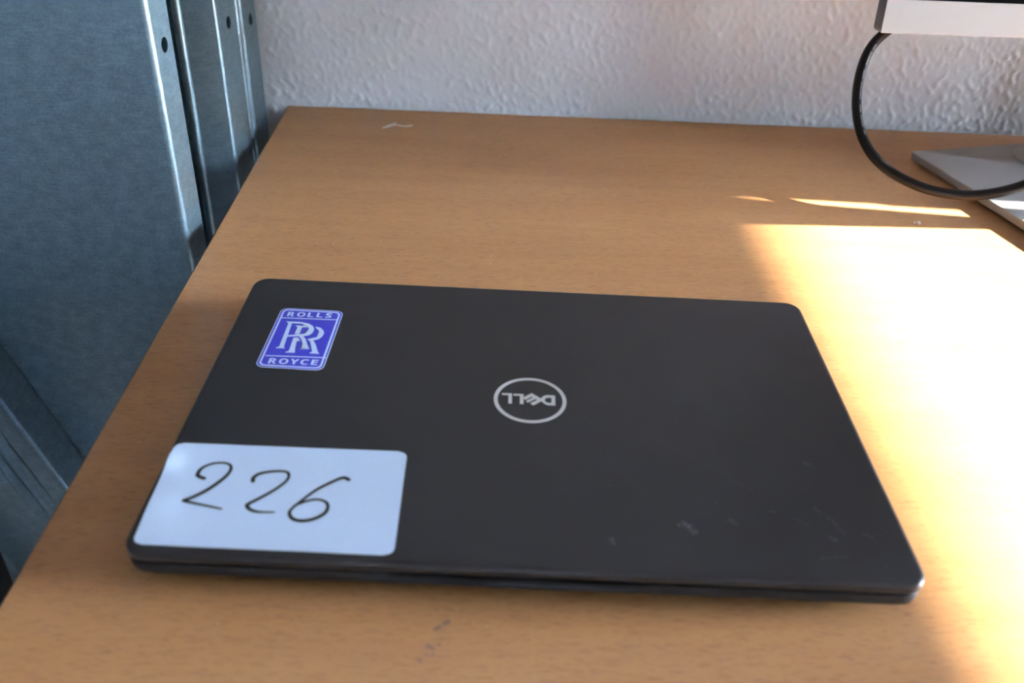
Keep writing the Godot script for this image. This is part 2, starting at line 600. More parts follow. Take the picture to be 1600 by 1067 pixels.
func desk() -> void:
	var ax := -0.2114
	var bx := 1.39
	var az := -0.4602
	var bz := 0.34
	var d := thing("desk", "beech laminate desk pushed against the rough white wall, with the laptop on it", "desk", Vector3((ax + bx) / 2.0, 0, (az + bz) / 2.0))
	var c := d.position
	var e := 0.0012
	var st := begin()
	var r := [Vector2(ax + e, az + e), Vector2(bx - e, az + e), Vector2(bx - e, bz - e), Vector2(ax + e, bz - e)]
	var p := []
	var uv := []
	for q in r:
		p.append(Vector3(q.x, DESK, q.y) - c)
		uv.append(Vector2(q.x, q.y) / 0.56)
	quad(st, p[0], p[1], p[2], p[3], Vector3.UP, uv)
	var low := []
	for q in p:
		low.append(q - Vector3(0, 0.025, 0))
	quad(st, low[0], low[1], low[2], low[3], Vector3.DOWN, uv)
	put(st, "tabletop", M.desk, d, true)
	# edge band: a slightly rounded strip all round
	st = begin()
	var rings := []
	var mid := Vector3(0, 0, 0)
	for k in [[0.0249, 0.0012], [0.0244, 0.0004], [0.0236, 0.0], [0.0014, 0.0], [0.0006, 0.0004], [0.0001, 0.0012]]:
		rings.append(ring3(rounded(bx - ax - 2 * k[1], bz - az - 2 * k[1], 0.002, 3), DESK - k[0], mid))
	loft(st, rings, false, false)
	put(st, "edge_band", M.edge_band, d)
	for q in [Vector2(ax + 0.12, az + 0.06), Vector2(bx - 0.12, az + 0.06), Vector2(ax + 0.12, bz - 0.07), Vector2(bx - 0.12, bz - 0.07)]:
		st = begin()
		block(st, 0.04, DESK - 0.0252, 0.04, 0.004, 0.001, Vector3(q.x, 0, q.y) - c)
		put(st, "leg", M.leg, d)
	# ink rubbed into the top in front of the laptop
	for s in [[-0.0376, 0.1201, 0.0024, 0.6], [-0.0342, 0.1175, 0.0026, 0.5], [-0.0398, 0.1291, 0.0024, -0.4], [-0.0366, 0.1278, 0.0015, 0.2], [-0.0433, 0.1356, 0.0017, -0.7], [-0.0386, 0.1325, 0.0013, 0.9], [-0.0408, 0.1325, 0.0012, 0.3]]:
		st = begin()
		var blot := PackedVector2Array()
		for k in 16:
			var t := TAU * k / 16.0
			blot.append(Vector2(s[0], s[1]) - Vector2(c.x, c.z) + (Vector2(cos(t), 0.5 * sin(t)) * s[2] * rng.randf_range(0.6, 1.0)).rotated(-s[3]))
		plate(st, blot, DESK, DESK + 0.00006)
		put(st, "ink_smudge", M.smudge, d)
	# pale dust on the top
	st = begin()
	for k in 150:
		var q := Vector2(rng.randf_range(-0.2, 0.5), rng.randf_range(-0.45, 0.15)) - Vector2(c.x, c.z)
		if k < 6:
			q = [Vector2(-0.1224, -0.155), Vector2(0.183, -0.088), Vector2(-0.128, -0.195), Vector2(0.05, -0.166), Vector2(-0.02, -0.175), Vector2(0.062, -0.305)][k] - Vector2(c.x, c.z)
		var fleck := PackedVector2Array()
		var size := rng.randf_range(0.00012, 0.00034) * (1.5 if k < 6 else 1.0)
		for i in 6:
			fleck.append(q + Vector2.from_angle(TAU * i / 6.0) * size * rng.randf_range(0.6, 1.2))
		plate(st, fleck, DESK, DESK + 0.0002)
	put(st, "dust_specks", M.lint, d).set_meta("kind", "stuff")


# ============================================================ the laptop

func laptop() -> void:
	var w := 0.323
	var dep := 0.216
	var L := thing("laptop", "closed dark grey laptop with a numbered white label and a blue sticker on its lid", "laptop", Vector3(0, DESK, 0), -deg_to_rad(1.35))
	# base: narrow bottom, full waist, a shallow notch for the thumb at the front
	var st := begin()
	var rings := []
	for k in [[0.0026, 0.0085], [0.0034, 0.0066], [0.0062, 0.0032], [0.0092, 0.0009], [0.0112, 0.0004], [0.0139, 0.0004], [0.0145, 0.0009]]:
		var ring := ring3(rounded(w - 2 * k[1], dep - 2 * k[1], 0.009 - k[1] * 0.5, 6, 60), k[0])
		for j in ring.size():
			var v := ring[j]
			if v.z > dep / 2 - 0.004 and k[0] > 0.012:
				var n := smoothstep(0.056, 0.050, absf(v.x + 0.006))
				v.y -= 0.0022 * n
				v.z -= 0.0012 * n
				ring[j] = v
		rings.append(ring)
	loft(st, rings)
	put(st, "base", M.shaded_black_plastic, L)
	st = begin()
	block(st, w - 0.008, 0.003, dep - 0.008, 0.008, 0.0002, Vector3(0, 0.0142, 0), 1)
	put(st, "gasket", M.shaded_black_plastic, L)
	for q in [Vector2(-0.13, -0.088), Vector2(0.13, -0.088), Vector2(-0.13, 0.086), Vector2(0.13, 0.086)]:
		st = begin()
		block(st, 0.03, 0.0028, 0.007, 0.0034, 0.0005, Vector3(q.x, 0, q.y), 2)
		put(st, "rubber_foot", M.rubber, L)
	# lid
	st = begin()
	rings = []
	rings.append(ring3(rounded(w - 0.002, dep - 0.002, 0.008, 8, 4), 0.0162))
	rings.append(ring3(rounded(w, dep, 0.009, 8, 4), 0.0168))
	rings.append(ring3(rounded(w, dep, 0.009, 8, 4), 0.0194))
	for k in range(1, 6):
		var t := PI / 2.0 * k / 5.0
		var i := 0.0024 * (1.0 - cos(t))
		rings.append(ring3(rounded(w - 2 * i, dep - 2 * i, 0.009 - i, 8, 4), 0.0194 + (LID - 0.0194) * sin(t)))
	loft_uv(st, rings, w, dep)
	var lid := put(st, "lid", M.lid, L, true)
	maker_badge(lid)
	blue_sticker(L)
	number_label(L)


func loft_uv(st: SurfaceTool, rings: Array, w: float, d: float) -> void:
	var of := func(v: Vector3) -> Vector2: return Vector2(v.x / w + 0.5, v.z / d + 0.5)
	st.set_smooth_group(1)
	for i in rings.size() - 1:
		var lo: PackedVector3Array = rings[i]
		var hi: PackedVector3Array = rings[i + 1]
		for j in lo.size():
			var k := (j + 1) % lo.size()
			for v in [lo[j], hi[j], hi[k], lo[j], hi[k], lo[k]]:
				st.set_uv(of.call(v))
				st.add_vertex(v)
	st.set_smooth_group(-1)
	for e in [[rings[rings.size() - 1], Vector3.UP], [rings[0], Vector3.DOWN]]:
		var ring: PackedVector3Array = e[0]
		var mid := Vector3(0, ring[0].y, 0)
		for j in ring.size():
			var k := (j + 1) % ring.size()
			tri(st, mid, ring[j], ring[k], e[1], [of.call(mid), of.call(ring[j]), of.call(ring[k])])


func mm(points: Array) -> PackedVector2Array:
	var out := PackedVector2Array()
	for p in points:
		out.append(Vector2(p[0], p[1]) / 1000.0)
	return out


# the round badge: a ring, thicker at its sides, and four letters read from the far side
func maker_badge(lid: Node) -> void:
	var y0 := LID
	var y1 := LID + 0.00012
	var st := begin()
	var c := Vector2(0.00105, -0.0013)
	var n := 72
	for k in n:
		var q := []
		for j in [k, k + 1]:
			var t: float = TAU * j / n
			var dir := Vector2(cos(t), sin(t))
			q.append(c + dir * 0.0181)
			q.append(c + dir * (0.0181 - 0.00195))
		st.set_smooth_group(-1)
		quad(st, Vector3(q[0].x, y1, q[0].y), Vector3(q[2].x, y1, q[2].y), Vector3(q[3].x, y1, q[3].y), Vector3(q[1].x, y1, q[1].y), Vector3.UP)
		var out: Vector2 = (q[0] + q[2]) / 2.0 - c
		quad(st, Vector3(q[0].x, y0, q[0].y), Vector3(q[2].x, y0, q[2].y), Vector3(q[2].x, y1, q[2].y), Vector3(q[0].x, y1, q[0].y), Vector3(out.x, 0, out.y))
		quad(st, Vector3(q[1].x, y0, q[1].y), Vector3(q[3].x, y0, q[3].y), Vector3(q[3].x, y1, q[3].y), Vector3(q[1].x, y1, q[1].y), -Vector3(out.x, 0, out.y))
	put(st, "badge_ring", M.logo, lid)
	st = begin()
	plate(st, mm([[-13.13, -5.66], [-8.0, -5.8], [-7.93, 2.33], [-9.76, 2.4], [-9.8, -4.3], [-13.0, -4.2]]), y0, y1)
	put(st, "badge_letter", M.logo, lid)
	st = begin()
	plate(st, mm([[-7.41, -5.5], [-2.21, -5.68], [-2.17, 2.32], [-4.07, 2.35], [-4.06, -4.13], [-7.33, -4.1]]), y0, y1)
	put(st, "badge_letter", M.logo, lid)
	st = begin()
	plate(st, mm([[1.81, -6.77], [6.75, -2.44], [5.77, -0.4], [0.84, -4.44]]), y0, y1)
	plate(st, mm([[1.75, -6.7], [-2.2, -3.1], [-1.9, -1.5], [-0.91, -1.26], [2.6, -4.7], [2.6, -6.0]]), y0, y1)
	plate(st, mm([[2.88, -3.63], [-1.07, 0.0], [-0.11, 1.05], [4.15, -2.47]]), y0, y1)
	plate(st, mm([[5.27, -1.83], [1.15, 1.46], [2.57, 3.14], [6.89, -0.85], [6.6, -1.8]]), y0, y1)
	put(st, "badge_letter", M.logo, lid)
	st = begin()
	plate(st, mm([[11.7, -5.62], [13.6, -5.55], [13.5, 2.34], [11.64, 2.36]]), y0, y1)
	var outer := [[11.73, -5.62], [9.68, -5.67], [8.6, -5.4], [7.58, -4.58], [6.6, -3.1], [6.0, -1.78], [6.9, -0.2], [7.98, 1.07], [8.8, 1.9], [9.86, 2.36], [11.66, 2.36]]
	var inner := [[11.73, -3.74], [10.2, -3.75], [9.5, -3.55], [8.9, -3.1], [8.5, -2.4], [8.34, -1.65], [8.45, -0.8], [8.75, -0.2], [9.3, 0.32], [9.95, 0.52], [11.66, 0.54]]
	for k in outer.size() - 1:
		plate(st, mm([outer[k], outer[k + 1], inner[k + 1], inner[k]]), y0, y1)
	put(st, "badge_letter", M.logo, lid)


# blue and white sticker: two ruled name bands and interlaced initials
func blue_sticker(L: Node) -> void:
	var top := mm([[-137.0, -74.25]])[0]
	var y := LID
	var s := 0.00004
	var turn := deg_to_rad(-1.1)
	var at := Vector3(-0.12184, 0, -0.04637)
	var base: MeshInstance3D
	var n := 0
	for k in [[0.0, M.white_print], [0.00045, M.blue_print], [0.00135, M.white_print], [0.00235, M.blue_print]]:
		var st := begin()
		var o := rounded(0.0350 - 2 * k[0], 0.0568 - 2 * k[0], 0.0042 - k[0] * 0.7, 8)
		var q := PackedVector2Array()
		for p in o:
			q.append(Vector2(at.x, at.z) + p.rotated(-turn))
		plate(st, q, y + n * s, y + (n + 1) * s)
		if n == 0:
			base = put(st, "blue_sticker", k[1], L)
			base.set_meta("label", "blue and white upright sticker with interlaced initials")
		else:
			put(st, ["rim_line", "white_border", "blue_field"][n - 1], k[1], base)
		n += 1
	y += n * s
	var rules := begin()
	plate(rules, mm([[-137.0, -65.05], [-105.75, -65.55], [-105.75, -64.75], [-137.0, -64.25]]), y, y + s)
	put(rules, "ruled_line", M.white_print, base)
	rules = begin()
	plate(rules, mm([[-136.7, -28.75], [-105.3, -29.2], [-105.3, -28.4], [-136.7, -27.95]]), y, y + s)
	put(rules, "ruled_line", M.white_print, base)
	for shape in [
		[[-133.4, -61.3], [-129.81, -61.3], [-129.14, -37.0], [-128.2, -35.63], [-133.09, -35.39], [-132.95, -36.1], [-131.6, -37.1], [-131.75, -59.6]],
		[[-130.07, -61.38], [-124.73, -61.24], [-120.31, -59.92], [-117.77, -57.62], [-116.62, -54.8], [-116.78, -51.49], [-118.08, -48.93], [-121.2, -47.62], [-129.53, -46.53], [-129.62, -47.98], [-124.88, -49.02], [-121.04, -50.15], [-119.71, -52.48], [-119.7, -55.37], [-121.02, -57.76], [-124.38, -59.58], [-129.93, -59.7]],
		[[-123.38, -47.28], [-121.25, -47.86], [-119.34, -45.2], [-117.42, -40.18], [-116.48, -37.12], [-115.33, -35.82], [-120.46, -35.64], [-120.61, -36.32], [-119.4, -36.89], [-120.21, -40.75], [-121.77, -45.0]],
		[[-127.55, -57.63], [-121.47, -57.72], [-120.71, -56.28], [-123.41, -56.06], [-123.6, -49.7], [-126.19, -49.4], [-126.03, -56.09]],
		[[-126.0, -45.85], [-123.6, -46.21], [-123.49, -44.61], [-122.05, -43.77], [-121.99, -42.82], [-123.52, -42.69], [-123.28, -33.32], [-122.2, -32.03], [-127.24, -31.77], [-127.0, -32.64], [-125.75, -33.44]],
		[[-116.37, -57.48], [-113.44, -56.56], [-111.43, -53.99], [-110.58, -51.19], [-111.09, -47.89], [-112.44, -45.52], [-115.09, -44.18], [-118.41, -45.03], [-115.61, -45.66], [-113.73, -47.51], [-112.98, -50.17], [-113.74, -53.39], [-116.14, -56.33]],
		[[-118.3, -45.0], [-115.13, -44.34], [-113.03, -40.54], [-111.47, -35.97], [-110.45, -33.5], [-109.29, -32.06], [-114.65, -32.02], [-114.63, -32.79], [-113.56, -33.64], [-114.54, -38.06], [-116.35, -42.65]],
	]:
		var st := begin()
		plate(st, mm(shape), y, y + s)
		put(st, "monogram_stroke", M.white_print, base)
	var font := SystemFont.new()
	font.font_names = PackedStringArray(["Droid Sans"])
	font.font_weight = 700
	for row in [["ROLLS", -134.4, -109.0, -69.0, [0.085, 0.305, 0.515, 0.71, 0.905], 4.4], ["ROYCE", -134.1, -108.0, -24.1, [0.085, 0.30, 0.51, 0.71, 0.91], 4.6]]:
		for k in 5:
			var t := TextMesh.new()
			t.text = row[0][k]
			t.font = font
			t.font_size = 64
			t.pixel_size = 0.001
			t.depth = 0.01
			var o := put_mesh(t, "letter", M.white_print, base)
			var box := t.get_aabb()
			var scale: float = row[5] / 1000.0 / 0.0457
			var across := scale * (1.3 if row[0][k] in ["L", "E", "S"] else 1.15)
			o.basis = Basis(Vector3.UP, -turn * -1.0) * Basis(Vector3.RIGHT, -PI / 2.0) * Basis.from_scale(Vector3(across, scale, 0.004))
			var x: float = lerpf(row[1], row[2], row[4][k]) / 1000.0
			o.position = Vector3(x, y + s * 0.5, row[3] / 1000.0 - (x - at.x) * 0.019) - o.basis * (box.position + box.size / 2.0)


const LABEL_CORNERS := [Vector2(-0.16015, 0.04214), Vector2(-0.05501, 0.04124), Vector2(-0.05359, 0.1037), Vector2(-0.15786, 0.10359)]


func label_lift(x: float, z: float) -> float:
	var v := 0.00010
	v += 0.0013 * exp(-pow((x + 0.1597) / 0.006, 2.0)) * exp(-pow((z - 0.0535) / 0.006, 2.0))
	v += 0.0006 * exp(-pow((x + 0.1560) / 0.009, 2.0)) * exp(-pow((z - 0.083) / 0.011, 2.0))
	v += 0.00012 * exp(-pow((z - 0.1042) / 0.003, 2.0)) * (0.5 + 0.5 * sin(x * 120.0))
	var fold := (x * 0.62 + z * 0.78) * 300.0
	v += 0.000022 * sin(fold) + 0.000018 * sin(fold * 0.47 + x * 160.0)
	return maxf(v, 0.00004)


func number_label(L: Node) -> void:
	var st := begin(1)
	var nu := 90
	var nv := 60
	var r := 0.0042
	var grid := []
	for j in nv + 1:
		var v := float(j) / nv
		var row := []
		for i in nu + 1:
			var u := float(i) / nu
			# rounded corners: rows near the ends are shorter
			var edge := minf(v, 1.0 - v) * 0.062
			var cut := 0.0
			if edge < r:
				cut = (r - sqrt(maxf(r * r - (r - edge) * (r - edge), 0.0))) / 0.105
			var uu := lerpf(cut, 1.0 - cut, u)
			var p: Vector2 = LABEL_CORNERS[0].lerp(LABEL_CORNERS[1], uu).lerp(LABEL_CORNERS[3].lerp(LABEL_CORNERS[2], uu), v)
			row.append(Vector3(p.x, LID + label_lift(p.x, p.y), p.y))
		grid.append(row)
	for j in nv:
		for i in nu:
			quad(st, grid[j][i], grid[j][i + 1], grid[j + 1][i + 1], grid[j + 1][i], Vector3.UP)
	# a second layer below gives the paper its thickness
	for j in nv:
		for i in nu:
			var dn := Vector3(0, -0.00003, 0)
			if i == 0 or j == 0 or i == nu - 1 or j == nv - 1:
				quad(st, grid[j][i] + dn, grid[j][i + 1] + dn, grid[j + 1][i + 1] + dn, grid[j + 1][i] + dn, Vector3.DOWN)
	var paper := put(st, "number_label", M.paper, L)
	paper.set_meta("label", "white paper label with the handwritten number 226")
	for d in [
		[[-140.6, 64.6], [-143.5, 63.3], [-144.2, 61.7], [-143.4, 58.0], [-139.7, 55.0], [-134.8, 54.2], [-131.5, 55.9], [-130.9, 59.6], [-132.7, 64.6], [-137.3, 71.5], [-142.3, 76.4], [-145.0, 78.3], [-143.6, 78.9], [-137.1, 80.3], [-131.1, 81.6], [-128.1, 82.3]],
		[[-119.4, 65.0], [-119.7, 62.8], [-117.6, 60.0], [-111.7, 58.1], [-106.7, 58.1], [-104.9, 60.2], [-105.3, 64.1], [-109.0, 69.7], [-114.2, 75.2], [-117.5, 78.3], [-118.1, 79.8], [-116.2, 81.9], [-112.3, 83.0], [-106.1, 82.8]],
		[[-78.5, 61.4], [-80.5, 60.3], [-82.5, 60.9], [-86.9, 64.4], [-91.8, 69.2], [-96.9, 76.5], [-99.5, 81.1], [-99.3, 83.9], [-97.2, 86.3], [-93.5, 87.0], [-89.3, 85.8], [-85.5, 82.7], [-84.4, 79.1], [-85.6, 75.8], [-89.2, 74.3], [-93.1, 75.1], [-97.1, 77.4], [-98.4, 78.6]],
	]:
		var pts := []
		for p in d:
			pts.append(Vector2(p[0], p[1]) / 1000.0)
		put(stroke(curve_points(pts, 8)), "handwritten_digit", M.ink, paper)


# a felt-tip stroke with round ends, lying on the label
func stroke(pts: Array) -> SurfaceTool:
	var st := begin()
	var n := pts.size()
	var up := func(p: Vector2) -> Vector3: return Vector3(p.x, LID + label_lift(p.x, p.y) + 0.00004, p.y)
	var width := func(i: int) -> float: return 0.00080 + 0.00014 * sin(i * 0.09 + 1.0) - 0.00022 * clampf(1.0 - (n - 1 - i) / 10.0, 0, 1)
	for i in n - 1:
		var a: Vector2 = pts[i]
		var b: Vector2 = pts[i + 1]
		var ta: Vector2 = (b - pts[maxi(i - 1, 0)]).normalized().orthogonal() * width.call(i)
		var tb: Vector2 = (pts[mini(i + 2, n - 1)] - a).normalized().orthogonal() * width.call(i + 1)
		quad(st, up.call(a - ta), up.call(b - tb), up.call(b + tb), up.call(a + ta), Vector3.UP)
		if i % 4 == 0 or i > n - 3:
			var q: Vector2 = a if i < n - 2 else b
			var r: float = width.call(i)
			for k in 10:
				var u0 := q + Vector2.from_angle(TAU * k / 10.0) * r
				var u1 := q + Vector2.from_angle(TAU * (k + 1) / 10.0) * r
				tri(st, up.call(q), up.call(u0), up.call(u1), Vector3.UP)
	return st


# ============================================================ steel shelf boards

# sheet metal: a centre line in the xz plane, drawn upwards from y0 to y1
func sheet(st: SurfaceTool, line: Array, y0: float, y1: float, t := 0.0009, smooth := 1) -> void:
	var n := line.size()
	var sides := [[], []]
	for i in n:
		var dir: Vector2 = (line[mini(i + 1, n - 1)] - line[maxi(i - 1, 0)]).normalized()
		var o := dir.orthogonal() * t / 2.0
		sides[0].append(line[i] + o)
		sides[1].append(line[i] - o)
	for s in 2:
		st.set_smooth_group(smooth + s if smooth >= 0 else -1)
		for i in n - 1:
			var a: Vector2 = sides[s][i]
			var b: Vector2 = sides[s][i + 1]
			var out: Vector2 = (a + b) / 2.0 - (line[i] + line[i + 1]) / 2.0
			quad(st, Vector3(a.x, y0, a.y), Vector3(b.x, y0, b.y), Vector3(b.x, y1, b.y), Vector3(a.x, y1, a.y), Vector3(out.x, 0, out.y))
	st.set_smooth_group(-1)
	for i in n - 1:
		for e in [[y0, Vector3.DOWN], [y1, Vector3.UP]]:
			var y: float = e[0]
			quad(st, Vector3(sides[0][i].x, y, sides[0][i].y), Vector3(sides[0][i + 1].x, y, sides[0][i + 1].y), Vector3(sides[1][i + 1].x, y, sides[1][i + 1].y), Vector3(sides[1][i].x, y, sides[1][i].y), e[1])


func bend(centre: Vector2, r: float, from: float, to: float, steps := 6) -> Array:
	var out := []
	for k in steps + 1:
		out.append(centre + r * Vector2.from_angle(deg_to_rad(lerpf(from, to, float(k) / steps))))
	return out


# the lip's flat with a round bolt hole through it: in the yz plane at x, from z0 (front) to z1 (back)
func holed_lip(st: SurfaceTool, x: float, z0: float, z1: float, y0: float, y1: float, hole: Vector2, r: float, t := 0.0009) -> void:
	var lo := hole.y - 0.012
	var hi := hole.y + 0.012
	for s in [1.0, -1.0]:
		var xs: float = x + s * t / 2.0
		var n := Vector3(s, 0, 0)
		for v in [[y0, lo], [hi, y1]]:
			quad(st, Vector3(xs, v[0], z0), Vector3(xs, v[1], z0), Vector3(xs, v[1], z1), Vector3(xs, v[0], z1), n)
		var inner := []
		var outer := []
		for k in 48:
			var d := Vector2.from_angle(TAU * k / 48.0 + PI / 4.0)
			inner.append(Vector3(xs, hole.y + d.y * r, hole.x + d.x * r))
			var g := d / maxf(absf(d.x), absf(d.y))
			outer.append(Vector3(xs, hole.y + g.y * 0.012, lerpf(minf(z0, z1), maxf(z0, z1), 0.5 + 0.5 * g.x)))
		for k in 48:
			var j := (k + 1) % 48
			quad(st, inner[k], outer[k], outer[j], inner[j], n)
			if s > 0.0:
				var back := Vector3(-t, 0, 0)
				var inward := Vector3(0, hole.y, hole.x) - Vector3(0, inner[k].y, inner[k].z)
				quad(st, inner[k], inner[j], inner[j] + back, inner[k] + back, inward)


func shelf_boards() -> void:
	# per board: front z, lip's rear z, hole (z, y), how far its face reaches left, height
	var specs := [
		[-0.2005, -0.2285, Vector2(-0.2155, 0.8655), 0.215, 1.92, "foremost galvanised steel shelf board standing upright left of the desk", 5.0],
		[-0.3340, -0.3760, Vector2(-0.3575, 0.8420), 0.21, 1.90, "middle galvanised steel shelf board, standing behind the foremost one", 4.5],
		[-0.4035, -0.4390, Vector2(-0.4235, 0.8275), 0.205, 1.88, "rearmost galvanised steel shelf board, closest to the plaster wall", 4.0],
	]
	var called := ["steel_shelf_board", "steel_shelf_board_001", "steel_shelf_board_002"]
	for k in 3:
		var s: Array = specs[k]
		var x := -0.2285
		var zf: float = s[0]
		var zb: float = s[1]
		var splay := deg_to_rad(s[6])     # how far the lip opens outwards
		var reach: float = s[3]
		var c := Vector3(x - reach / 2.0, 0, (zf + zb) / 2.0)
		var o := thing(called[k], s[5], "shelf board", c, 0.0, "galvanised shelf boards stacked upright beside the desk")
		var d := Vector2(c.x, c.z)
		var r := 0.0040
		# face with its rounded fold
		var st := begin()
		var line: Array = [Vector2(x - reach, zb) - d, Vector2(x - reach, zf - r) - d]
		line.append_array(bend(Vector2(x - reach + r, zf - r) - d, r, 180, 90))
		line.append(Vector2(x - r, zf) - d)
		sheet(st, line, 0.0, s[4], 0.0009, 1)
		put(st, "face", M.steel, o)
		st = begin()
		line = bend(Vector2(x - r, zf - r) - d, r, 90, 0, 8)
		sheet(st, line, 0.0, s[4])
		put(st, "folded_edge", M.steel, o)
		st = begin()
		var length := zf - r - zb - 0.0015
		holed_lip(st, 0.0, 0.0, -length, 0.0, s[4], s[2] - Vector2(zf - r, 0), 0.0047)
		var lip := put(st, "lip", M.steel, o)
		lip.transform = Transform3D(Basis(Vector3.UP, -splay), Vector3(x - d.x, 0, zf - r - d.y))
		# return: folds inwards behind the lip, then comes out again in a hem
		st = begin()
		var end := Vector2(x, zf - r) + Vector2(0, -length).rotated(splay) - d
		line = bend(end - Vector2(0.0015, 0), 0.0015, 0, -90, 5)
		line.append(end + Vector2(-0.0085, -0.0015))
		if k == 1:
			line.append(end + Vector2(-0.0090, -0.0065))
			line.append(end + Vector2(-0.0045, -0.0100))
			line.append_array(bend(end + Vector2(-0.0040, -0.0130), 0.0030, 70, -100, 8))
			line.append(end + Vector2(-0.024, -0.0165))
		sheet(st, line, 0.0, s[4])
		put(st, "return_flange", M.steel, o)
		if k == 1:
			# a broad slanting flange runs forward from the middle board's fold and ends in a rolled hem
			st = begin()
			sheet(st, [Vector2(x - 0.0012, zf + 0.0006) - d, Vector2(x - 0.0236, zf + 0.0064) - d], 0.0, s[4])
			put(st, "slanting_flange", M.steel, o)
			st = begin()
			line = bend(Vector2(x - 0.0260, zf + 0.0078) - d, 0.0030, -60, 170, 10)
			sheet(st, line, 0.0, s[4])
			put(st, "rolled_hem", M.steel, o)


# a folded upright that leans sideways across the front of the first board
func leaning_upright() -> void:
	var lean := deg_to_rad(17.8)
	var foot := Vector3(-0.3751 + 0.6072 * tan(lean), 0.0, -0.165)
	var o := thing("steel_upright", "folded galvanised steel upright leaning across the lower front of the foremost shelf board", "steel upright", foot)
	o.rotation.z = lean
	o.position.y = 0.02
	var st := begin()
	# from the rear of its side lip, round the fold, over a groove to the broad face
	var line: Array = [Vector2(0, -0.034), Vector2(0, -0.0030)]
	line.append_array(bend(Vector2(-0.003, -0.003), 0.003, 0, 90, 5))
	line.append(Vector2(-0.0150, 0.0))
	sheet(st, line, 0.0, 1.02)
	put(st, "side_lip", M.steel, o)
	st = begin()
	sheet(st, [Vector2(-0.0150, 0.0), Vector2(-0.0160, -0.0030), Vector2(-0.0285, -0.0030), Vector2(-0.0290, 0.0004)], 0.0, 1.02)
	put(st, "groove", M.steel, o)
	st = begin()
	line = [Vector2(-0.0290, 0.0004), Vector2(-0.0315, 0.0012)]
	line.append_array(bend(Vector2(-0.0345, -0.0005), 0.0030, 40, 130, 6))
	sheet(st, line, 0.0, 1.02)
	put(st, "bead", M.steel, o)
	st = begin()
	sheet(st, [Vector2(-0.0352, 0.0014), Vector2(-0.086, 0.0014), Vector2(-0.088, -0.001), Vector2(-0.088, -0.03)], 0.0, 1.02)
	put(st, "broad_face", M.steel, o)


# added left of the boards as a stand-in for the dark corner
func added_waste_bin() -> void:
	var o := thing("added_waste_bin", "added black bin that darkens the corner beyond the leaning steel upright", "bin", Vector3(-0.590, 0, -0.285))
	var st := begin()
	lathe(st, [Vector2(0.095, 0.0), Vector2(0.100, 0.004), Vector2(0.126, 0.414), Vector2(0.1255, 0.42), Vector2(0.123, 0.42), Vector2(0.122, 0.414), Vector2(0.097, 0.01)])
	put(st, "tub", M.rubber, o)
	st = begin()
	for k in 48:
		var a := TAU * k / 48.0
		var b := TAU * (k + 1) / 48.0
		for e in [[0.1255, 0.404, 0.1295, 0.406], [0.1295, 0.406, 0.1295, 0.419], [0.1295, 0.419, 0.126, 0.421]]:
			quad(st, Vector3(cos(a) * e[0], e[1], sin(a) * e[0]), Vector3(cos(b) * e[0], e[1], sin(b) * e[0]), Vector3(cos(b) * e[2], e[3], sin(b) * e[2]), Vector3(cos(a) * e[2], e[3], sin(a) * e[2]), Vector3(cos(a), 0.2, sin(a)))
	put(st, "rim", M.rubber, o)


# ============================================================ the monitor and its cable

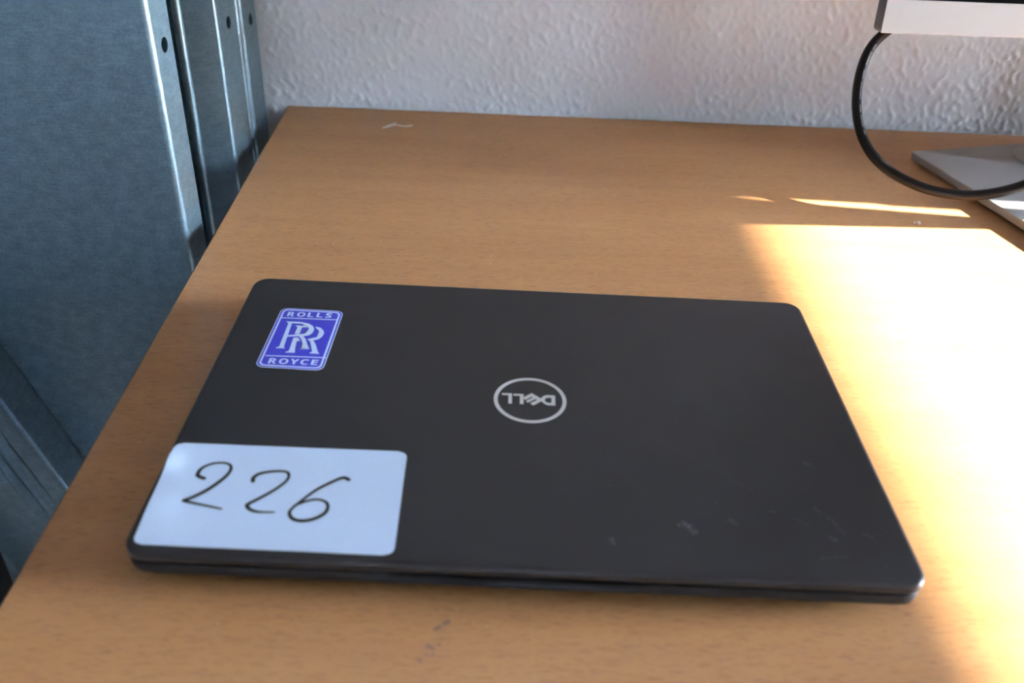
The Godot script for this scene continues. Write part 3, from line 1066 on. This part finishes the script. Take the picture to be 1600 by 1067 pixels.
func monitor() -> void:
	var at := Vector3(0.4600, DESK, -0.3760)
	var o := thing("monitor", "flat monitor with a silver lower bezel on a flat grey foot", "monitor", at)
	# foot
	var fb := Basis(Vector3.UP, deg_to_rad(14.9))
	var foot := Node3D.new()
	var st := begin()
	block(st, 0.235, 0.0060, 0.200, 0.004, 0.0008, Vector3.ZERO, 2)
	var plate_node := put(st, "foot_plate", M.stand, o)
	plate_node.transform = Transform3D(fb, Vector3(0.4823, DESK + 0.0034, -0.3179) - at)
	foot.free()
	for q in [Vector2(-0.1, -0.085), Vector2(0.1, -0.085), Vector2(-0.1, 0.085), Vector2(0.1, 0.085)]:
		st = begin()
		lathe(st, [Vector2(0.007, -0.0034), Vector2(0.0075, -0.003), Vector2(0.0075, 0.0001)], Vector3(q.x, 0, q.y), 20)
		put(st, "rubber_foot", M.rubber, plate_node)
	# the collar overhangs a narrow groove round it
	st = begin()
	lathe(st, [Vector2(0.0262, 0.0092), Vector2(0.0262, 0.0100), Vector2(0.0276, 0.0101), Vector2(0.0276, 0.0106), Vector2(0.0270, 0.0110), Vector2(0.0200, 0.0113)])
	put(st, "collar", M.stand, o)
	st = begin()
	lathe(st, [Vector2(0.019, 0.0100), Vector2(0.019, 0.335), Vector2(0.0175, 0.338)])
	put(st, "pole", M.stand, o)
	# the head, turned and tilted back, measured from its lower left front corner
	var head := Transform3D(Basis(Vector3.UP, deg_to_rad(1.95)) * Basis(Vector3.RIGHT, deg_to_rad(-7.5)), Vector3(0.2208, 0.8895, -0.2246) - at)
	var w := 0.531
	var h := 0.334
	var lay := Basis(Vector3.RIGHT, PI / 2.0)   # blocks are built lying: their height becomes the head's depth
	st = begin()
	block(st, w, 0.0118, h, 0.003, 0.0012, Vector3.ZERO, 3)
	var shell := put(st, "shell", M.grey_plastic, o)
	shell.transform = head * Transform3D(lay, Vector3(w / 2, h / 2, -0.0126))
	st = begin()
	block(st, 0.30, 0.040, 0.20, 0.02, 0.012, Vector3.ZERO, 4)
	put(st, "housing", M.grey_plastic, o).transform = head * Transform3D(lay, Vector3(w / 2, h / 2, -0.052))
	st = begin()
	block(st, w, 0.0010, 0.0202, 0.0010, 0.0004, Vector3.ZERO, 2)
	put(st, "lower_bezel", M.silver, o).transform = head * Transform3D(lay, Vector3(w / 2, 0.0101, -0.0009))
	st = begin()
	for r in [[0.0, 0.0016, 0.0202, h], [w - 0.0016, w, 0.0202, h], [0.0016, w - 0.0016, h - 0.0016, h]]:
		slab(st, Vector3(r[0], r[2], -0.0009), Vector3(r[1], r[3], 0.0))
	put(st, "bezel_edge", M.silver, o).transform = head
	st = begin()
	slab(st, Vector3(0.0016, 0.0202, -0.0009), Vector3(w - 0.0016, h - 0.0016, -0.0004))
	put(st, "screen", M.screen, o).transform = head
	# bracket from the pole to the housing
	var back: Vector3 = head * Vector3(w / 2, h / 2, -0.050)
	st = begin()
	block(st, 0.05, absf(back.z) + 0.012, 0.06, 0.006, 0.002, Vector3.ZERO, 2)
	put(st, "bracket", M.stand, o).transform = Transform3D(Basis(Vector3.RIGHT, PI / 2.0), Vector3(back.x * 0.5, back.y, -0.012))


func cable() -> void:
	var pts := []
	for p in [[0.385, 0.946, -0.29], [0.345, 0.915, -0.318], [0.298, 0.878, -0.345], [0.2766, 0.8533, -0.358], [0.2683, 0.8373, -0.3542], [0.2614, 0.8127, -0.3352], [0.2635, 0.7936, -0.317], [0.2676, 0.785, -0.3074], [0.2726, 0.7782, -0.299], [0.2811, 0.7724, -0.29], [0.2902, 0.7684, -0.282], [0.2995, 0.7662, -0.276], [0.3087, 0.7644, -0.2704], [0.3255, 0.7639, -0.2645], [0.3418, 0.7648, -0.262], [0.3753, 0.7731, -0.2615], [0.4016, 0.7961, -0.262], [0.432, 0.845, -0.268], [0.452, 0.9, -0.28], [0.458, 0.946, -0.29]]:
		pts.append(Vector3(p[0], p[1], p[2]))
	var st := begin()
	pts = curve_points(pts, 12)
	for pass_ in 60:
		for i in range(1, pts.size() - 1):
			pts[i] = pts[i] * 0.5 + (pts[i - 1] + pts[i + 1]) * 0.25
	var frames := tube(st, pts, 0.0039, 24)
	var o := thing("monitor_cable", "thick black cable looping down from behind the monitor onto its foot", "cable", Vector3(0.3192, 0.7563, -0.29))
	var jacket := put(st, "jacket", M.cable, o)
	jacket.position = -o.position
	# pale worn printing along the side that faces the room
	for k in range(40, 78, 4):
		st = begin()
		for i in range(k, k + 2 + k % 3):
			var q := []
			for e in [[i, -0.10], [i, 0.10], [i + 1, 0.10], [i + 1, -0.10]]:
				var f: Array = frames[e[0]]
				var to := Vector3(0.25, 0.35, 0.9)
				var t: Vector3 = f[1].cross(f[2])
				to = (to - t * to.dot(t)).normalized()
				q.append(f[0] + 0.00396 * to.rotated(t.normalized(), e[1]))
			quad(st, q[0], q[1], q[2], q[3], Vector3(0.25, 0.35, 0.9))
		put(st, "printing", M.cable_print, o).position = -o.position


# added out of view right of the monitor, to shade the back of the desk
func added_speaker() -> void:
	var at := Vector3(0.865, DESK, -0.3223)
	var o := thing("added_desk_speaker", "added unseen black box right of the monitor that shades the back of the desk", "added_speaker", at)
	var st := begin()
	block(st, 0.120, 0.31, 0.105, 0.006, 0.003, Vector3(0, 0.004, 0))
	put(st, "cabinet", M.shaded_black_plastic, o)
	for q in [Vector2(-0.045, -0.04), Vector2(0.045, -0.04), Vector2(-0.045, 0.04), Vector2(0.045, 0.04)]:
		st = begin()
		lathe(st, [Vector2(0.008, 0.0), Vector2(0.008, 0.0045)], Vector3(q.x, 0, q.y), 16)
		put(st, "rubber_foot", M.rubber, o)
	for q in [[0.10, 0.048, "woofer"], [0.235, 0.022, "tweeter"]]:
		st = begin()
		lathe(st, [Vector2(q[1], 0.0), Vector2(q[1], 0.0025), Vector2(q[1] * 0.9, 0.004), Vector2(q[1] * 0.8, 0.0015), Vector2(q[1] * 0.25, 0.0005), Vector2(q[1] * 0.2, 0.002), Vector2(q[1] * 0.05, 0.003)])
		put(st, q[2], M.rubber, o).transform = Transform3D(Basis(Vector3.RIGHT, PI / 2.0), Vector3(0, q[0], 0.0525))


# ============================================================ small things lying on the desk

func desk_litter() -> void:
	# a torn wisp of white lint at the back
	var st := begin()
	var body := PackedVector2Array()
	var line := curve_points([Vector2(-0.1188, -0.4122), Vector2(-0.1150, -0.4165), Vector2(-0.1105, -0.4205), Vector2(-0.1070, -0.4212), Vector2(-0.1030, -0.4192), Vector2(-0.0985, -0.4185), Vector2(-0.0950, -0.4200), Vector2(-0.0925, -0.4215)], 5)
	var half := [0.0006, 0.0024, 0.0031, 0.0024, 0.0013, 0.0009, 0.0008, 0.0009, 0.0013, 0.0015, 0.0006]
	var lower := []
	for i in line.size():
		var t := float(i) / (line.size() - 1) * (half.size() - 1)
		var k := mini(int(t), half.size() - 2)
		var wd: float = lerpf(half[k], half[k + 1], t - k) * rng.randf_range(0.8, 1.2)
		body.append(line[i] - Vector2(0, wd))
		lower.push_front(line[i] + Vector2(0, wd * 0.8))
	for p in lower:
		body.append(p)
	var c := Vector2(-0.1070, -0.4185)
	var moved := PackedVector2Array()
	for p in body:
		moved.append(p - c)
	plate(st, moved, 0.0, 0.0004)
	plate(st, PackedVector2Array([Vector2(-0.1125, -0.4200) - c, Vector2(-0.1085, -0.4270) - c, Vector2(-0.1078, -0.4205) - c]), 0.0001, 0.0005)
	var lint := put(st, "lint_wisp", M.lint, self)
	lint.position = Vector3(c.x, DESK, c.y)
	tag(lint, "thin wisp of white lint at the back of the desk near the wall", "lint")
	# a white crumb between the strip of sun and the sunny patch
	st = begin(1)
	for q in [[0.0, 0.0, 0.0017], [-0.0022, -0.0004, 0.0011], [0.0006, 0.0009, 0.0013], [0.0012, -0.0006, 0.0010]]:
		var rings := []
		for i in 5:
			var ring := PackedVector3Array()
			for k in 9:
				var t := TAU * k / 9.0
				var rr: float = q[2] * sin(PI * (i + 0.4) / 4.9) * (0.75 + 0.35 * sin(k * 2.1 + i * 1.3 + q[0] * 900.0))
				ring.append(Vector3(q[0] + rr * cos(t), q[2] * (1.0 - cos(PI * i / 4.0)) * 0.8, q[1] - rr * sin(t)))
			rings.append(ring)
		loft(st, rings)
	var crumb := put(st, "crumb", M.lint, self)
	crumb.position = Vector3(0.3040, DESK, -0.2600)
	tag(crumb, "small white crumb lying just behind the sunny patch beside the monitor foot", "crumb")
